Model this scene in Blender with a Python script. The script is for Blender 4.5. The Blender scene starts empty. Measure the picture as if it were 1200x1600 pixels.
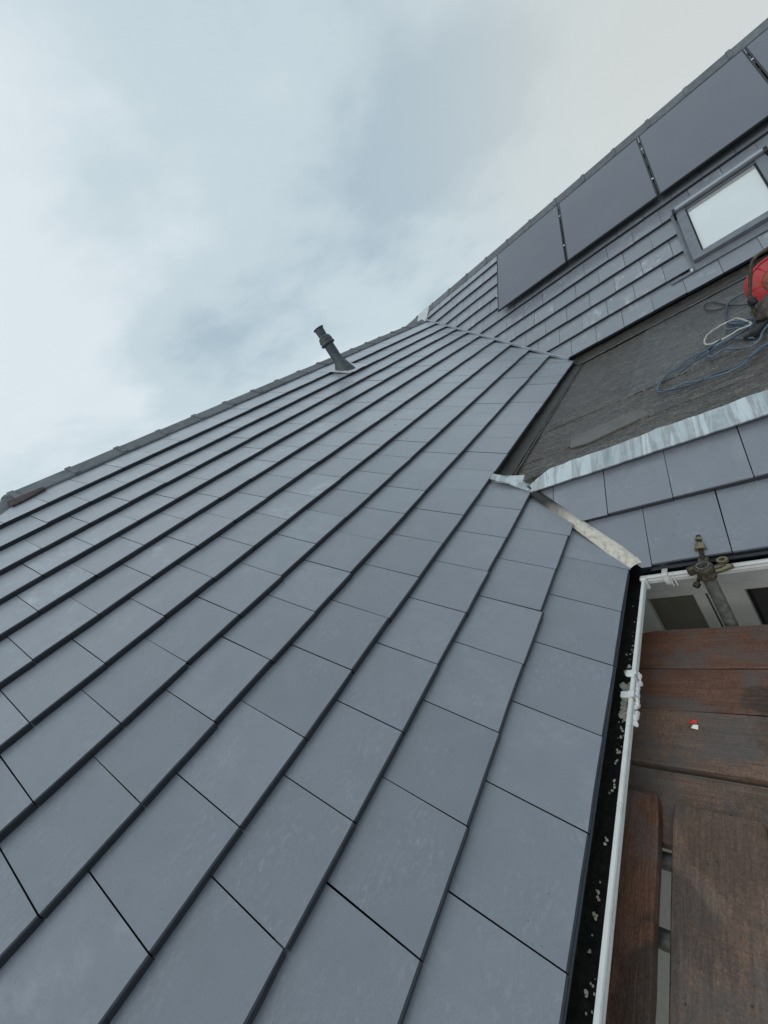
import bpy, bmesh, math, random
from mathutils import Matrix, Vector, noise
random.seed(7)
S = bpy.context.scene
COL = S.collection
R = math.radians

# ------------------------------------------------------------------ camera, sky, sun, exposure
cd = bpy.data.cameras.new('camera'); cam = bpy.data.objects.new('camera', cd); COL.objects.link(cam); S.camera = cam
cx, cy, cz = Vector((.51263, -.66123, -.54771)), Vector((-.51923, .2693, -.8111)), Vector((.68382, .70018, -.20528))
cam.matrix_world = Matrix(((cx.x, -cy.x, -cz.x, 0), (cx.y, -cy.y, -cz.y, 0), (cx.z, -cy.z, -cz.z, 0), (0, 0, 0, 1)))
cd.sensor_fit = 'VERTICAL'; cd.sensor_height = 24; cd.lens = 24 * 622.342 / 1600
cd.clip_start = .02; cd.clip_end = 3000

SUN_EL, SUN_AZ = 40, 268
w = bpy.data.worlds.new('World'); S.world = w; w.use_nodes = True
nt = w.node_tree; N = nt.nodes; K = nt.links
for n in list(N): N.remove(n)
def nd(t, **k):
    n = N.new(t)
    for a, v in k.items(): setattr(n, a, v)
    return n
def wmath(op, a, b=None, c=None):
    n = nd('ShaderNodeMath', operation=op)
    for i, v in enumerate((a, b, c)):
        if v is None: continue
        if isinstance(v, (int, float)): n.inputs[i].default_value = v
        else: K.new(v, n.inputs[i])
    return n.outputs[0]
sky = nd('ShaderNodeTexSky', sky_type='NISHITA', sun_disc=False)
sky.sun_elevation = R(SUN_EL); sky.sun_rotation = R(SUN_AZ)
tc = nd('ShaderNodeTexCoord'); sep = nd('ShaderNodeSeparateXYZ'); K.new(tc.outputs['Generated'], sep.inputs[0])
den = wmath('ADD', wmath('MAXIMUM', sep.outputs[2], 0.0), .35)
com = nd('ShaderNodeCombineXYZ')
K.new(wmath('DIVIDE', sep.outputs[0], den), com.inputs[0]); K.new(wmath('DIVIDE', sep.outputs[1], den), com.inputs[1])
mp = nd('ShaderNodeMapping'); K.new(com.outputs[0], mp.inputs[0])
mp.inputs['Rotation'].default_value = (0, 0, R(28)); mp.inputs['Scale'].default_value = (.85, 1.1, 1); mp.inputs['Location'].default_value = (3.1, 1.7, 0)
def wnoise(scale, detail, rough, dist):
    n = nd('ShaderNodeTexNoise'); K.new(mp.outputs[0], n.inputs['Vector'])
    n.inputs['Scale'].default_value = scale; n.inputs['Detail'].default_value = detail; n.inputs['Roughness'].default_value = rough; n.inputs['Distortion'].default_value = dist
    return n.outputs['Fac']
n1 = wnoise(1.5, 6, .55, .15); n2 = wnoise(4.4, 6, .58, .1)
mixn = wmath('ADD', wmath('ADD', wmath('MULTIPLY', n1, .50), wmath('MULTIPLY', n2, .34)), .08)
def blob(d, power, amp):            # a broad bright or dark bank of cloud in one direction of the sky
    v = nd('ShaderNodeVectorMath', operation='DOT_PRODUCT'); K.new(tc.outputs['Generated'], v.inputs[0])
    v.inputs[1].default_value = Vector(d).normalized()
    return wmath('MULTIPLY', wmath('POWER', wmath('MAXIMUM', v.outputs['Value'], 0), power), amp)
CLOUDS = [((.30, .80, .52), 20, .24), ((.45, .62, .60), 200, -.05), ((.36, .86, .34), 120, .05), ((.78, .38, .50), 90, .09), ((.62, .62, .48), 120, .05), ((.85, .40, .36), 60, -.15), ((.60, .72, .35), 80, -.16), ((.915, .24, .32), 130, -.13), ((.93, .12, .35), 160, -.12), ((.80, .30, .53), 120, -.02), ((.98, .04, .19), 60, .10), ((.50, .63, .60), 60, -.03)]
for d, p, a in CLOUDS: mixn = wmath('ADD', mixn, blob(d, p, a))
cr = nd('ShaderNodeValToRGB'); K.new(mixn, cr.inputs[0])
e = cr.color_ramp; e.interpolation = 'EASE'
e.elements[0].position = .30; e.elements[0].color = (.42, .54, .62, 1)
e.elements[1].position = .70; e.elements[1].color = (.75, .83, .875, 1)
m = e.elements.new(.5); m.color = (.585, .695, .75, 1)
# warmer, greyer cloud low over the far ridge
wm = nd('ShaderNodeMixRGB'); K.new(blob((.97, -.08, .18), 16, .95), wm.inputs[0]); K.new(cr.outputs[0], wm.inputs[1]); wm.inputs[2].default_value = (.65, .68, .66, 1)
sc = nd('ShaderNodeVectorMath', operation='SCALE'); K.new(wm.outputs[0], sc.inputs[0]); sc.inputs['Scale'].default_value = 10.0
mx = nd('ShaderNodeMixRGB'); mx.inputs[0].default_value = .95; K.new(sky.outputs[0], mx.inputs[1]); K.new(sc.outputs[0], mx.inputs[2])
bg = nd('ShaderNodeBackground'); K.new(mx.outputs[0], bg.inputs[0]); bg.inputs[1].default_value = .1
wo = nd('ShaderNodeOutputWorld'); K.new(bg.outputs[0], wo.inputs[0])

sl = bpy.data.lights.new('sun', 'SUN'); so = bpy.data.objects.new('sun', sl); COL.objects.link(so)
sl.energy = .9; sl.angle = R(40); sl.color = (1, .97, .93)
sd = Vector((math.sin(R(SUN_AZ)) * math.cos(R(SUN_EL)), math.cos(R(SUN_AZ)) * math.cos(R(SUN_EL)), math.sin(R(SUN_EL))))
so.rotation_euler = sd.to_track_quat('Z', 'Y').to_euler()
S.view_settings.view_transform = 'Standard'; S.view_settings.look = 'None'; S.view_settings.exposure = 0; S.view_settings.gamma = 1
S.view_settings.use_curve_mapping = False
S.render.engine = 'CYCLES'

# ------------------------------------------------------------------ the measured building
AL, BE, CE = .58692, .59883, .59470          # pitches of the wing, the main roof, the lower main roof
AL, BE, CE = R(33.628), R(34.311), R(34.074)
YA, ZA = .658, -1.3065                        # eave of the wing (courses run along x)
XB, ZB = 5.6246, -.7513                       # foot of the main roof behind the flat roof (courses run along y)
XC, ZC = 1.824, -1.3151                       # eave of the lower main roof
G, T, W = .3195, .0315, .30
def PA(x, s, h=0): return Vector((x, YA + s * math.cos(AL) - h * math.sin(AL), ZA + s * math.sin(AL) + h * math.cos(AL)))
def PB(y, s, h=0): return Vector((XB + s * math.cos(BE) - h * math.sin(BE), y, ZB + s * math.sin(BE) + h * math.cos(BE)))
def PC(y, s, h=0): return Vector((XC + s * math.cos(CE) - h * math.sin(CE), y, ZC + s * math.sin(CE) + h * math.cos(CE)))
def xvB(s): return XB + (ZA + s * math.sin(AL) - ZB) / math.tan(BE)        # valley, in the wing's slope
def xvC(s): return XC + (ZA + s * math.sin(AL) - ZC) / math.tan(CE)
def yvB(s): return YA + (ZB + s * math.sin(BE) - ZA) / math.tan(AL)        # valley, in the main slope
def yvC(s): return YA + (ZC + s * math.sin(CE) - ZA) / math.tan(AL)
GROUND = -5.6

# ------------------------------------------------------------------ helpers
def empty(name, loc, label, cat, group=None):
    o = bpy.data.objects.new(name, None); COL.objects.link(o); o.location = loc; o.empty_display_size = .1
    o['label'] = label; o['category'] = cat
    if group: o['group'] = group
    return o
WM = {}
def setparent(o, parent):
    if parent is None: return
    o.parent = parent
    pm = Matrix.Identity(4); q = parent
    chain = []
    while q: chain.append(q); q = q.parent
    for q in reversed(chain):
        pm = pm @ (q.matrix_parent_inverse if q.parent else Matrix.Identity(4)) @ q.matrix_basis
    o.matrix_parent_inverse = pm.inverted()
def link(name, me, mat=None, parent=None, M=None):
    o = bpy.data.objects.new(name, me); COL.objects.link(o)
    if mat is not None and not me.materials: me.materials.append(mat)
    if M is not None: o.matrix_basis = M
    setparent(o, parent)
    return o
def mesh(name, v, f, smooth=False):
    me = bpy.data.meshes.new(name); me.from_pydata([tuple(p) for p in v], [], f); me.validate(); me.update()
    if smooth: me.polygons.foreach_set('use_smooth', [True] * len(me.polygons))
    return me
def tag(o, label=None, cat=None, group=None, kind=None):
    if label: o['label'] = label
    if cat: o['category'] = cat
    if group: o['group'] = group
    if kind: o['kind'] = kind
    return o
class MB:
    def __init__(s): s.v = []; s.f = []
    def add(s, v, f):
        b = len(s.v); s.v += [Vector(p) for p in v]; s.f += [tuple(i + b for i in q) for q in f]; return s
    def box(s, c, d, M=None):
        x, y, z = [k / 2 for k in d]
        v = [Vector((i * x, j * y, k * z)) for i in (-1, 1) for j in (-1, 1) for k in (-1, 1)]
        v = [(M @ p if M else p) + Vector(c) for p in v]
        return s.add(v, [(0, 1, 3, 2), (4, 6, 7, 5), (0, 4, 5, 1), (2, 3, 7, 6), (0, 2, 6, 4), (1, 5, 7, 3)])
    def bbox(s, c, d, b=.002, M=None):      # box with bevelled edges
        bm = bmesh.new(); bmesh.ops.create_cube(bm, size=1)
        for q in bm.verts: q.co = Vector((q.co.x * d[0], q.co.y * d[1], q.co.z * d[2]))
        bmesh.ops.bevel(bm, geom=bm.edges[:], offset=b, segments=1, affect='EDGES')
        bm.verts.index_update()
        v = [(M @ q.co if M else q.co.copy()) + Vector(c) for q in bm.verts]; f = [tuple(x.index for x in q.verts) for q in bm.faces]
        bm.free(); return s.add(v, f)
    def tube(s, pts, r, n=12, cap=True):
        pts = [Vector(p) for p in pts]; rs = r if isinstance(r, (list, tuple)) else [r] * len(pts)
        b = len(s.v); up = None; vs = []; fs = []
        for i, p in enumerate(pts):
            t = (pts[min(i + 1, len(pts) - 1)] - pts[max(i - 1, 0)])
            if t.length < 1e-9: t = pts[-1] - pts[0]
            t.normalize()
            if up is None:
                up = Vector((0, 0, 1)) if abs(t.z) < .9 else Vector((1, 0, 0))
            a = (up - t * up.dot(t)).normalized(); up = a; c = t.cross(a)
            for k in range(n):
                th = 2 * math.pi * k / n; vs.append(p + (a * math.cos(th) + c * math.sin(th)) * rs[i])
        for i in range(len(pts) - 1):
            for k in range(n):
                fs.append((i * n + k, i * n + (k + 1) % n, (i + 1) * n + (k + 1) % n, (i + 1) * n + k))
        if cap: fs += [tuple(range(n - 1, -1, -1)), tuple((len(pts) - 1) * n + k for k in range(n))]
        return s.add(vs, fs)
    def prism(s, poly, a, b):               # poly: 3-D points of one face, offset by vectors a and b
        n = len(poly); v = [Vector(p) + Vector(a) for p in poly] + [Vector(p) + Vector(b) for p in poly]
        f = [tuple(range(n - 1, -1, -1)), tuple(range(n, 2 * n))] + [(i, (i + 1) % n, n + (i + 1) % n, n + i) for i in range(n)]
        return s.add(v, f)
    def build(s, name, mat, parent=None, smooth=False):
        me = mesh(name, s.v, s.f, smooth); me.materials.append(mat)
        bm = bmesh.new(); bm.from_mesh(me); bmesh.ops.recalc_face_normals(bm, faces=bm.faces); bm.to_mesh(me); bm.free()
        if smooth:
            try: me.set_sharp_from_angle(angle=R(35))
            except Exception: pass
        return link(name, me, None, parent)
def spline(pts, n=6):                       # Catmull-Rom through the points
    P = [Vector(p) for p in pts]; out = []
    for i in range(len(P) - 1):
        a, b, c, d = P[max(i - 1, 0)], P[i], P[i + 1], P[min(i + 2, len(P) - 1)]
        for k in range(n):
            t = k / n; out.append(.5 * ((2 * b) + (c - a) * t + (2 * a - 5 * b + 4 * c - d) * t * t + (3 * b - a - 3 * c + d) * t ** 3))
    return out + [P[-1]]

# ------------------------------------------------------------------ materials
class Mat:
    def __init__(s, name, rough=.5, metal=0, spec=.5, coat=0):
        s.m = bpy.data.materials.new(name); s.m.use_nodes = True; s.t = s.m.node_tree; s.N = s.t.nodes; s.K = s.t.links
        s.b = s.N['Principled BSDF']; s.b.inputs['Roughness'].default_value = rough; s.b.inputs['Metallic'].default_value = metal
        s.b.inputs['Specular IOR Level'].default_value = spec; s.b.inputs['Coat Weight'].default_value = coat
        s._c = None
    def link(s, a, b): s.K.new(a, b)
    def coord(s, rnd=True, scale=(1, 1, 1)):
        tc = s.N.new('ShaderNodeTexCoord'); mp = s.N.new('ShaderNodeMapping'); mp.inputs['Scale'].default_value = scale
        s.K.new(tc.outputs['Object'], mp.inputs[0])
        if rnd:
            oi = s.N.new('ShaderNodeObjectInfo'); k = s.N.new('ShaderNodeVectorMath'); k.operation = 'SCALE'
            cb = s.N.new('ShaderNodeCombineXYZ'); s.K.new(oi.outputs['Random'], cb.inputs[0]); s.K.new(oi.outputs['Random'], cb.inputs[1])
            s.K.new(cb.outputs[0], k.inputs[0]); k.inputs['Scale'].default_value = 37; s.K.new(k.outputs[0], mp.inputs['Location'])
        return mp.outputs[0]
    def noise(s, vec, scale, detail=4, rough=.5, dist=0, out='Fac'):
        n = s.N.new('ShaderNodeTexNoise'); s.K.new(vec, n.inputs['Vector'])
        for a, v in (('Scale', scale), ('Detail', detail), ('Roughness', rough), ('Distortion', dist)): n.inputs[a].default_value = v
        return n.outputs[out]
    def voro(s, vec, scale, feature='F1'):
        n = s.N.new('ShaderNodeTexVoronoi'); n.feature = feature; s.K.new(vec, n.inputs['Vector']); n.inputs['Scale'].default_value = scale
        return n.outputs['Distance']
    def ramp(s, fac, stops):
        r = s.N.new('ShaderNodeValToRGB'); s.K.new(fac, r.inputs[0]); e = r.color_ramp.elements
        conv = lambda c: (c, c, c, 1) if isinstance(c, (int, float)) else (*c, 1)
        e[0].position, e[0].color = stops[0][0], conv(stops[0][1]); e[1].position, e[1].color = stops[-1][0], conv(stops[-1][1])
        for p, c in stops[1:-1]: q = e.new(p); q.color = conv(c)
        return r.outputs[0]
    def mix(s, fac, a, b, mode='MIX'):
        n = s.N.new('ShaderNodeMixRGB'); n.blend_type = mode
        for i, v in enumerate((fac, a, b)):
            if isinstance(v, (int, float)): n.inputs[i].default_value = v if i == 0 else (v, v, v, 1)
            elif isinstance(v, tuple): n.inputs[i].default_value = (*v, 1)
            else: s.K.new(v, n.inputs[i])
        return n.outputs[0]
    def rand(s, lo, hi):
        oi = s.N.new('ShaderNodeObjectInfo'); mr = s.N.new('ShaderNodeMapRange'); s.K.new(oi.outputs['Random'], mr.inputs[0])
        mr.inputs[3].default_value = lo; mr.inputs[4].default_value = hi; return mr.outputs[0]
    def color(s, c):
        if isinstance(c, tuple): s.b.inputs['Base Color'].default_value = (*c, 1)
        else: s.K.new(c, s.b.inputs['Base Color'])
        return s
    def rough(s, c): s.K.new(c, s.b.inputs['Roughness']); return s
    def bump(s, h, strength=.3, dist=.002):
        n = s.N.new('ShaderNodeBump'); n.inputs['Strength'].default_value = strength; n.inputs['Distance'].default_value = dist
        if s._c is not None: s.K.new(s._c, n.inputs['Normal'])
        s.K.new(h, n.inputs['Height']); s._c = n.outputs[0]; s.K.new(s._c, s.b.inputs['Normal']); return s

def tile_material(name, base, wear=1.0, bloom=.25):
    t = Mat(name, .4, 0, .5, .55); t.b.inputs['Coat Roughness'].default_value = .30; t.b.inputs['Coat IOR'].default_value = 1.45; t.b.inputs['Sheen Weight'].default_value = .55; t.b.inputs['Sheen Roughness'].default_value = .45; t.b.inputs['Sheen Tint'].default_value = (.85, .92, 1, 1); v = t.coord(); vs = t.coord(True, (1, .35, 1))
    n = t.noise(v, 9, 5, .6); fine = t.noise(v, 300, 3, .65); blot = t.noise(v, 4.5, 6, .62, .6); streak = t.noise(vs, 26, 5, .6, .3)
    crink = t.noise(t.coord(True, (1, 1.8, 1)), 46, 6, .72, .5); where = t.ramp(t.noise(v, 5.5, 3, .5), [(.44, 0.), (.60, 1.)])
    c = t.mix(1, base, t.rand(.89, 1.08), 'MULTIPLY')
    c = t.mix(1, c, t.ramp(n, [(.3, .95), (.7, 1.05)]), 'MULTIPLY')
    c = t.mix(1, c, t.ramp(fine, [(.3, .90), (.7, 1.10)]), 'MULTIPLY')
    cm = t.mix(1, t.ramp(crink, [(.50, 0.), (.68, 1.)]), where, 'MULTIPLY')
    c = t.mix(t.mix(1, cm, .55, 'MULTIPLY'), c, tuple(x * 1.5 for x in base))
    k = t.mix(1, t.ramp(blot, [(.50, 0.), (.68, 1.)]), t.ramp(streak, [(.42, 0.), (.66, 1.)]), 'MULTIPLY')   # pale lime bloom
    k = t.mix(1, k, t.rand(-.1, bloom * 1.6), 'MULTIPLY')
    c = t.mix(k, c, (.46, .48, .50))
    pit = t.ramp(t.voro(v, 30), [(.040, 1.), (.075, 0.)])
    pm = t.mix(1, pit, t.ramp(t.noise(v, 7, 2), [(.52, 0.), (.6, 1.)]), 'MULTIPLY')
    c = t.mix(pm, c, tuple(x * .45 for x in base))
    t.color(c); t.rough(t.ramp(t.noise(v, 13, 5, .6, .4), [(.3, .26), (.7, .40)]))
    t.b.inputs['Specular IOR Level'].default_value = .75
    t.bump(fine, .06 * wear, .0006).bump(t.mix(1, crink, where, 'MULTIPLY'), .6 * wear, .003).bump(t.noise(v, 5, 3, .5), .25, .003).bump(pm, -.3, .002)
    return t.m
M = {}
M['tile'] = tile_material('slate grey concrete tile', (.172, .186, .217), 1.0, .16)
M['tile_mid'] = tile_material('slate grey concrete tile, scuffed', (.203, .213, .245), 1.1, .55)
e_ = Mat('dark tile edge', .45, 0, .5); v = e_.coord(); e_.color(e_.ramp(e_.noise(v, 70, 5, .7), [(.3, (.016, .019, .027)), (.7, (.030, .035, .046))])).bump(e_.noise(v, 200, 4), .4, .001); M['tile_edge'] = e_.m  # near-black colour for tile fronts, sides and chamfers
M['tile_far'] = tile_material('slate grey concrete tile, weathered', (.179, .189, .216), 1.3, .8)
r_ = Mat('ridge tile concrete', .7); v = r_.coord(); r_.color(r_.mix(1, r_.ramp(r_.noise(v, 14, 6, .65), [(.3, (.085, .094, .104)), (.7, (.155, .166, .176))]), r_.rand(.85, 1.15), 'MULTIPLY')).bump(r_.noise(v, 160, 4, .7), .4, .002); M['ridge'] = r_.m
d_ = Mat('black roofing underlay', .9, 0, .1); d_.color((.012, .013, .015)); M['deck'] = d_.m
mo = Mat('brown bedding mortar', .95, 0, .2); v = mo.coord(False); mo.color(mo.ramp(mo.noise(v, 40, 6, .7), [(.3, (.060, .048, .048)), (.7, (.13, .105, .105))])).bump(mo.noise(v, 120, 5, .7), .8, .006); M['mortar'] = mo.m
# lead / zinc flashing
z = Mat('weathered zinc flashing', .38, .75); v = z.coord(False); vs = z.coord(False, (.35, 3.6, .35))
st = z.noise(vs, 3.1, 6, .6, .5); sw = z.noise(v, 9, 4, .6, 1.6)
c = z.ramp(st, [(.30, (.28, .30, .31)), (.44, (.52, .56, .58)), (.50, (.36, .38, .38)), (.56, (.60, .64, .66)), (.64, (.66, .70, .72)), (.70, (.40, .42, .41)), (.78, (.52, .55, .56))])
c = z.mix(z.ramp(sw, [(.47, 0.), (.5, .22), (.53, 0.)]), c, (.78, .82, .84))
z.color(c); z.rough(z.ramp(sw, [(.3, .28), (.7, .55)])).bump(z.noise(v, 12, 3, .5, .5), .5, .012).bump(z.noise(v, 90, 3), .15, .001); M['zinc'] = z.m
z = Mat('pale lead', .5, .3); v = z.coord(False); z.color(z.ramp(z.noise(v, 22, 5, .65), [(.3, (.36, .37, .39)), (.7, (.72, .73, .74))])).bump(z.noise(v, 30, 4), .5, .004); M['lead'] = z.m
z = Mat('valley liner', .55, 0, .5); v = z.coord(False)
sx = z.N.new('ShaderNodeSeparateXYZ'); gm = z.N.new('ShaderNodeTexCoord'); z.K.new(gm.outputs['Object'], sx.inputs[0])
g = z.mix(1, z.ramp(z.noise(v, 28, 6, .65, .4), [(.3, (.40, .365, .30)), (.55, (.60, .56, .49)), (.75, (.46, .42, .345))]), 1., 'MULTIPLY')
dirt = z.mix(1, z.ramp(z.noise(v, 34, 6, .7), [(.50, 0.), (.72, 1.)]), .6, 'MULTIPLY')
g = z.mix(dirt, g, (.16, .13, .10))
mr = z.N.new('ShaderNodeMapRange'); z.K.new(sx.outputs[0], mr.inputs[0]); mr.inputs[1].default_value = 2.06; mr.inputs[2].default_value = 2.22     # turns black towards the upper end, under the apron
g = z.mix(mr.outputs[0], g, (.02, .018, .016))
z.color(g); z.bump(z.noise(v, 40, 5, .6), .5, .004); M['valley'] = z.m
# torch-on felt
def felt(name, a, b, wet):
    f = Mat(name, .45, 0, .8); v = f.coord(False); vs = f.coord(False, (1.9, .45, 1)); n = f.noise(v, 70, 7, .88); m1 = f.noise(vs, 11, 8, .8, .8); m2 = f.noise(vs, 30, 8, .82, 1.4)
    c = f.mix(1, f.ramp(m1, [(.34, a), (.66, b)]), f.ramp(n, [(.38, .2), (.50, 1.), (.64, 2.6)]), 'MULTIPLY')
    c = f.mix(f.ramp(m2, [(.46, 0.), (.56, .88)]), c, tuple(x * .22 for x in a))
    cl = f.noise(f.coord(False, (3.6, .30, 1)), 14, 8, .8, 1.2)
    c = f.mix(f.ramp(cl, [(.53, 0.), (.56, .9), (.58, .9), (.61, 0.)]), c, (.006, .005, .004))
    sp = f.ramp(f.voro(v, 60), [(.07, 1.), (.16, 0.)])
    c = f.mix(f.mix(1, sp, .75, 'MULTIPLY'), c, (.50, .48, .45))
    f.color(c); f.rough(f.ramp(m2, [(.38, .46), (.50, wet), (.62, .42)]))
    f.bump(n, .9, .004).bump(m2, .8, .006).bump(f.noise(v, 3, 3), .5, .01); return f.m
M['felt'] = felt('mineral felt', (.046, .037, .031), (.200, .176, .156), .16)
M['felt_blue'] = felt('mineral felt, greyer', (.066, .062, .060), (.21, .203, .20), .20)
M['felt_dark'] = felt('felt upstand', (.020, .018, .016), (.075, .064, .054), .35)  # darkened felt: the shadow near the eave is put into its colour
f = Mat('smooth wet bitumen patch', .32, 0, .6); v = f.coord(False); f.color(f.ramp(f.noise(v, 12, 5), [(.3, (.080, .070, .062)), (.7, (.125, .112, .102))])).bump(f.noise(v, 60, 4), .25, .002); M['patch'] = f.m
# gutter etc
p = Mat('white upvc', .35, 0, .5); v = p.coord(False); p.color(p.mix(p.ramp(p.noise(v, 18, 6, .7), [(.5, 0.), (.75, .45)]), (.72, .72, .70), (.38, .36, .32))); M['white'] = p.m
p = Mat('shaded window frame white', .45, 0, .4); v = p.coord(False); p.color(p.ramp(p.noise(v, 9, 5, .6), [(.3, (.36, .355, .345)), (.7, (.47, .465, .455))])); M['frame_shaded'] = p.m  # white toned down to grey: shade under the eave is in the colour
p = Mat('black gutter dirt', .75, 0, .25); v = p.coord(False); p.color(p.ramp(p.noise(v, 45, 7, .75, .5), [(.4, (.006, .006, .006)), (.62, (.018, .017, .015)), (.75, (.05, .046, .040))])).bump(p.noise(v, 90, 6, .7), .9, .006); M['gutter_dirt'] = p.m
p = Mat('pale mortar droppings', .9); v = p.coord(False); p.color(p.ramp(p.noise(v, 60, 5, .6), [(.3, (.30, .28, .22)), (.65, (.66, .64, .56))])).bump(p.noise(v, 160, 4), .6, .003); M['crumb'] = p.m
p = Mat('white sealant', .5); p.color((.78, .77, .76)); M['sealant'] = p.m
p = Mat('grey upvc eave strip', .5); p.color((.10, .11, .13)); M['eave'] = p.m
# boards
def board(name, a, b, wet):
    q = Mat(name, .6, 0, .5); v = q.coord(True); vs = q.coord(True, (.35, 5, 5)); g1 = q.noise(vs, 14, 8, .72, .8); g2 = q.noise(v, 4.2, 7, .7, .6); fi = q.noise(v, 150, 5, .8)
    saw = q.noise(q.coord(True, (3.2, .5, 1)), 60, 3, .6)
    c = q.mix(.45, q.ramp(g1, [(.28, tuple(x * .6 for x in a)), (.45, a), (.56, tuple((x + y) / 2 for x, y in zip(a, b))), (.72, b)]), q.ramp(q.noise(v, 7, 8, .8, .8), [(.3, a), (.7, b)]))
    c = q.mix(1, c, q.ramp(fi, [(.3, .5), (.5, 1.), (.72, 1.7)]), 'MULTIPLY')
    c = q.mix(1, c, q.ramp(saw, [(.35, .86), (.65, 1.14)]), 'MULTIPLY')
    c = q.mix(q.ramp(g2, [(.46, 0.), (.60, .8)]), c, q.mix(fi, (.05, .045, .044), (.13, .12, .115)))
    stain = q.noise(v, 2.3, 6, .62, .7)
    c = q.mix(q.ramp(stain, [(.52, 0.), (.57, wet)]), c, q.mix(fi, (.012, .006, .004), (.04, .022, .014)))
    c = q.mix(q.mix(1, q.ramp(q.voro(v, 23), [(.04, .9), (.10, 0.)]), 1., 'MULTIPLY'), c, (.02, .017, .015))
    c = q.mix(q.ramp(q.voro(v, 31), [(.022, .8), (.034, 0.)]), c, (.36, .32, .27))
    q.color(c); q.rough(q.ramp(stain, [(.45, .62), (.6, .26)])).bump(g1, .8, .005).bump(fi, .8, .002).bump(q.noise(v, 26, 6, .75), .6, .004); return q.m
M['board_a'] = board('old scaffold board', (.100, .056, .038), (.235, .150, .105), .40)
M['board_b'] = board('red brown wet board', (.082, .033, .018), (.185, .085, .050), .75)
p = Mat('galvanised tube', .5, .55); v = p.coord(False); p.color(p.ramp(p.noise(v, 45, 6, .7), [(.3, (.10, .098, .09)), (.6, (.24, .24, .225)), (.8, (.36, .36, .34))])).bump(p.noise(v, 120, 4), .3, .001); M['tube'] = p.m
p = Mat('rusty cast fitting', .6, .5); v = p.coord(False); p.color(p.ramp(p.noise(v, 55, 6, .7), [(.3, (.035, .028, .020)), (.55, (.10, .085, .058)), (.8, (.34, .31, .23))])).bump(p.noise(v, 160, 4), .5, .002); M['coupler'] = p.m
p = Mat('dark oily bolt', .5, .7); p.color((.045, .036, .030)); M['bolt'] = p.m
p = Mat('brass nut', .45, .8); p.color((.24, .21, .13)); M['nut'] = p.m
# panels and skylight
p = Mat('solar glass', .30, 0, .5); v = p.coord(True); p.color(p.ramp(p.noise(v, 2.2, 4, .5), [(.3, (.096, .104, .130)), (.7, (.108, .116, .142))])); p.rough(p.ramp(p.noise(v, 1.6, 3), [(.3, .24), (.7, .34)])); p.b.inputs['Specular IOR Level'].default_value = .9; p.bump(p.noise(v, 300, 2), .05, .0004); M['pv'] = p.m
p = Mat('black anodised frame', .45, .3); p.color((.022, .024, .028)); M['pvframe'] = p.m
p = Mat('bright aluminium', .35, .9); p.color((.75, .76, .77)); M['alu'] = p.m
p = Mat('satin grey trim', .45, .2); p.color((.33, .35, .38)); M['trim'] = p.m
p = Mat('dull grey valley metal', .5, .5); v = p.coord(False); p.color(p.ramp(p.noise(v, 12, 5), [(.3, (.26, .29, .33)), (.7, (.42, .46, .50))])); M['valley_metal'] = p.m
p = Mat('grey coated aluminium', .42, .2, .5); v = p.coord(False); p.color(p.ramp(p.noise(v, 14, 4), [(.3, (.145, .157, .178)), (.7, (.19, .205, .228))])); M['sky_frame'] = p.m
p = Mat('dark rubber', .7); p.color((.015, .015, .017)); M['rubber'] = p.m
p = Mat('roller blind behind glass', .12, 0, .9, 1.0); v = p.coord(False); p.color(p.ramp(p.noise(v, 2.5, 3), [(.3, (.60, .63, .635)), (.7, (.68, .71, .71))])); M['blind'] = p.m
gl = Mat('clear glass', .03, 0, .5); gl.b.inputs['Transmission Weight'].default_value = 0; gl.color((.9, .95, .95)); gl.b.inputs['Alpha'].default_value = .16; M['glass'] = gl.m
wg = Mat('dark window glass', .06, 0, .6); wg.color((.012, .012, .013)); M['dark_glass'] = wg.m
wg = Mat('brown grey window glass', .03, 0, .6); v = wg.coord(False); wg.color(wg.ramp(wg.noise(v, 8, 3), [(.3, (.085, .078, .062)), (.7, (.11, .10, .083))])); M['pane_brown'] = wg.m  # pane itself is coloured brown grey
p = Mat('render wall', .9); v = p.coord(False); p.color(p.ramp(p.noise(v, 30, 6, .7), [(.3, (.36, .34, .31)), (.7, (.48, .46, .42))])).bump(p.noise(v, 150, 4), .5, .003); M['wall'] = p.m
# vent, reel, cables
p = Mat('grey vent plastic', .55); v = p.coord(False); p.color(p.ramp(p.noise(v, 16, 5), [(.3, (.030, .042, .050)), (.7, (.062, .078, .088))])); M['vent'] = p.m
p = Mat('red painted steel', .42, 0, .5); v = p.coord(False); p.color(p.mix(p.ramp(p.noise(v, 24, 6, .7), [(.52, 0.), (.62, .7)]), (.50, .025, .035), (.26, .09, .06))).bump(p.noise(v, 60, 4), .2, .001); M['red'] = p.m
p = Mat('orange rusty hub', .6); v = p.coord(False); p.color(p.ramp(p.noise(v, 26, 6, .7), [(.35, (.12, .035, .025)), (.55, (.36, .10, .05)), (.72, (.35, .25, .12))])); M['hub'] = p.m
def cable(name, c): q = Mat(name, .4, 0, .5); v = q.coord(False); q.color(q.mix(q.ramp(q.noise(v, 30, 4), [(.4, 0.), (.7, .5)]), c, tuple(x * .5 for x in c))); return q.m
M['cable_blue'] = cable('grey blue cable', (.085, .13, .175)); M['cable_navy'] = cable('navy cable', (.025, .06, .10)); M['cable_cream'] = cable('cream cable', (.52, .51, .44)); M['cable_dark'] = cable('dark cable', (.03, .033, .036))
p = Mat('dirty brown canvas', .9); v = p.coord(False); p.color(p.ramp(p.noise(v, 60, 6, .7), [(.35, (.055, .040, .034)), (.7, (.15, .115, .10))])).bump(p.noise(v, 130, 5), .8, .006); M['bag'] = p.m
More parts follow.
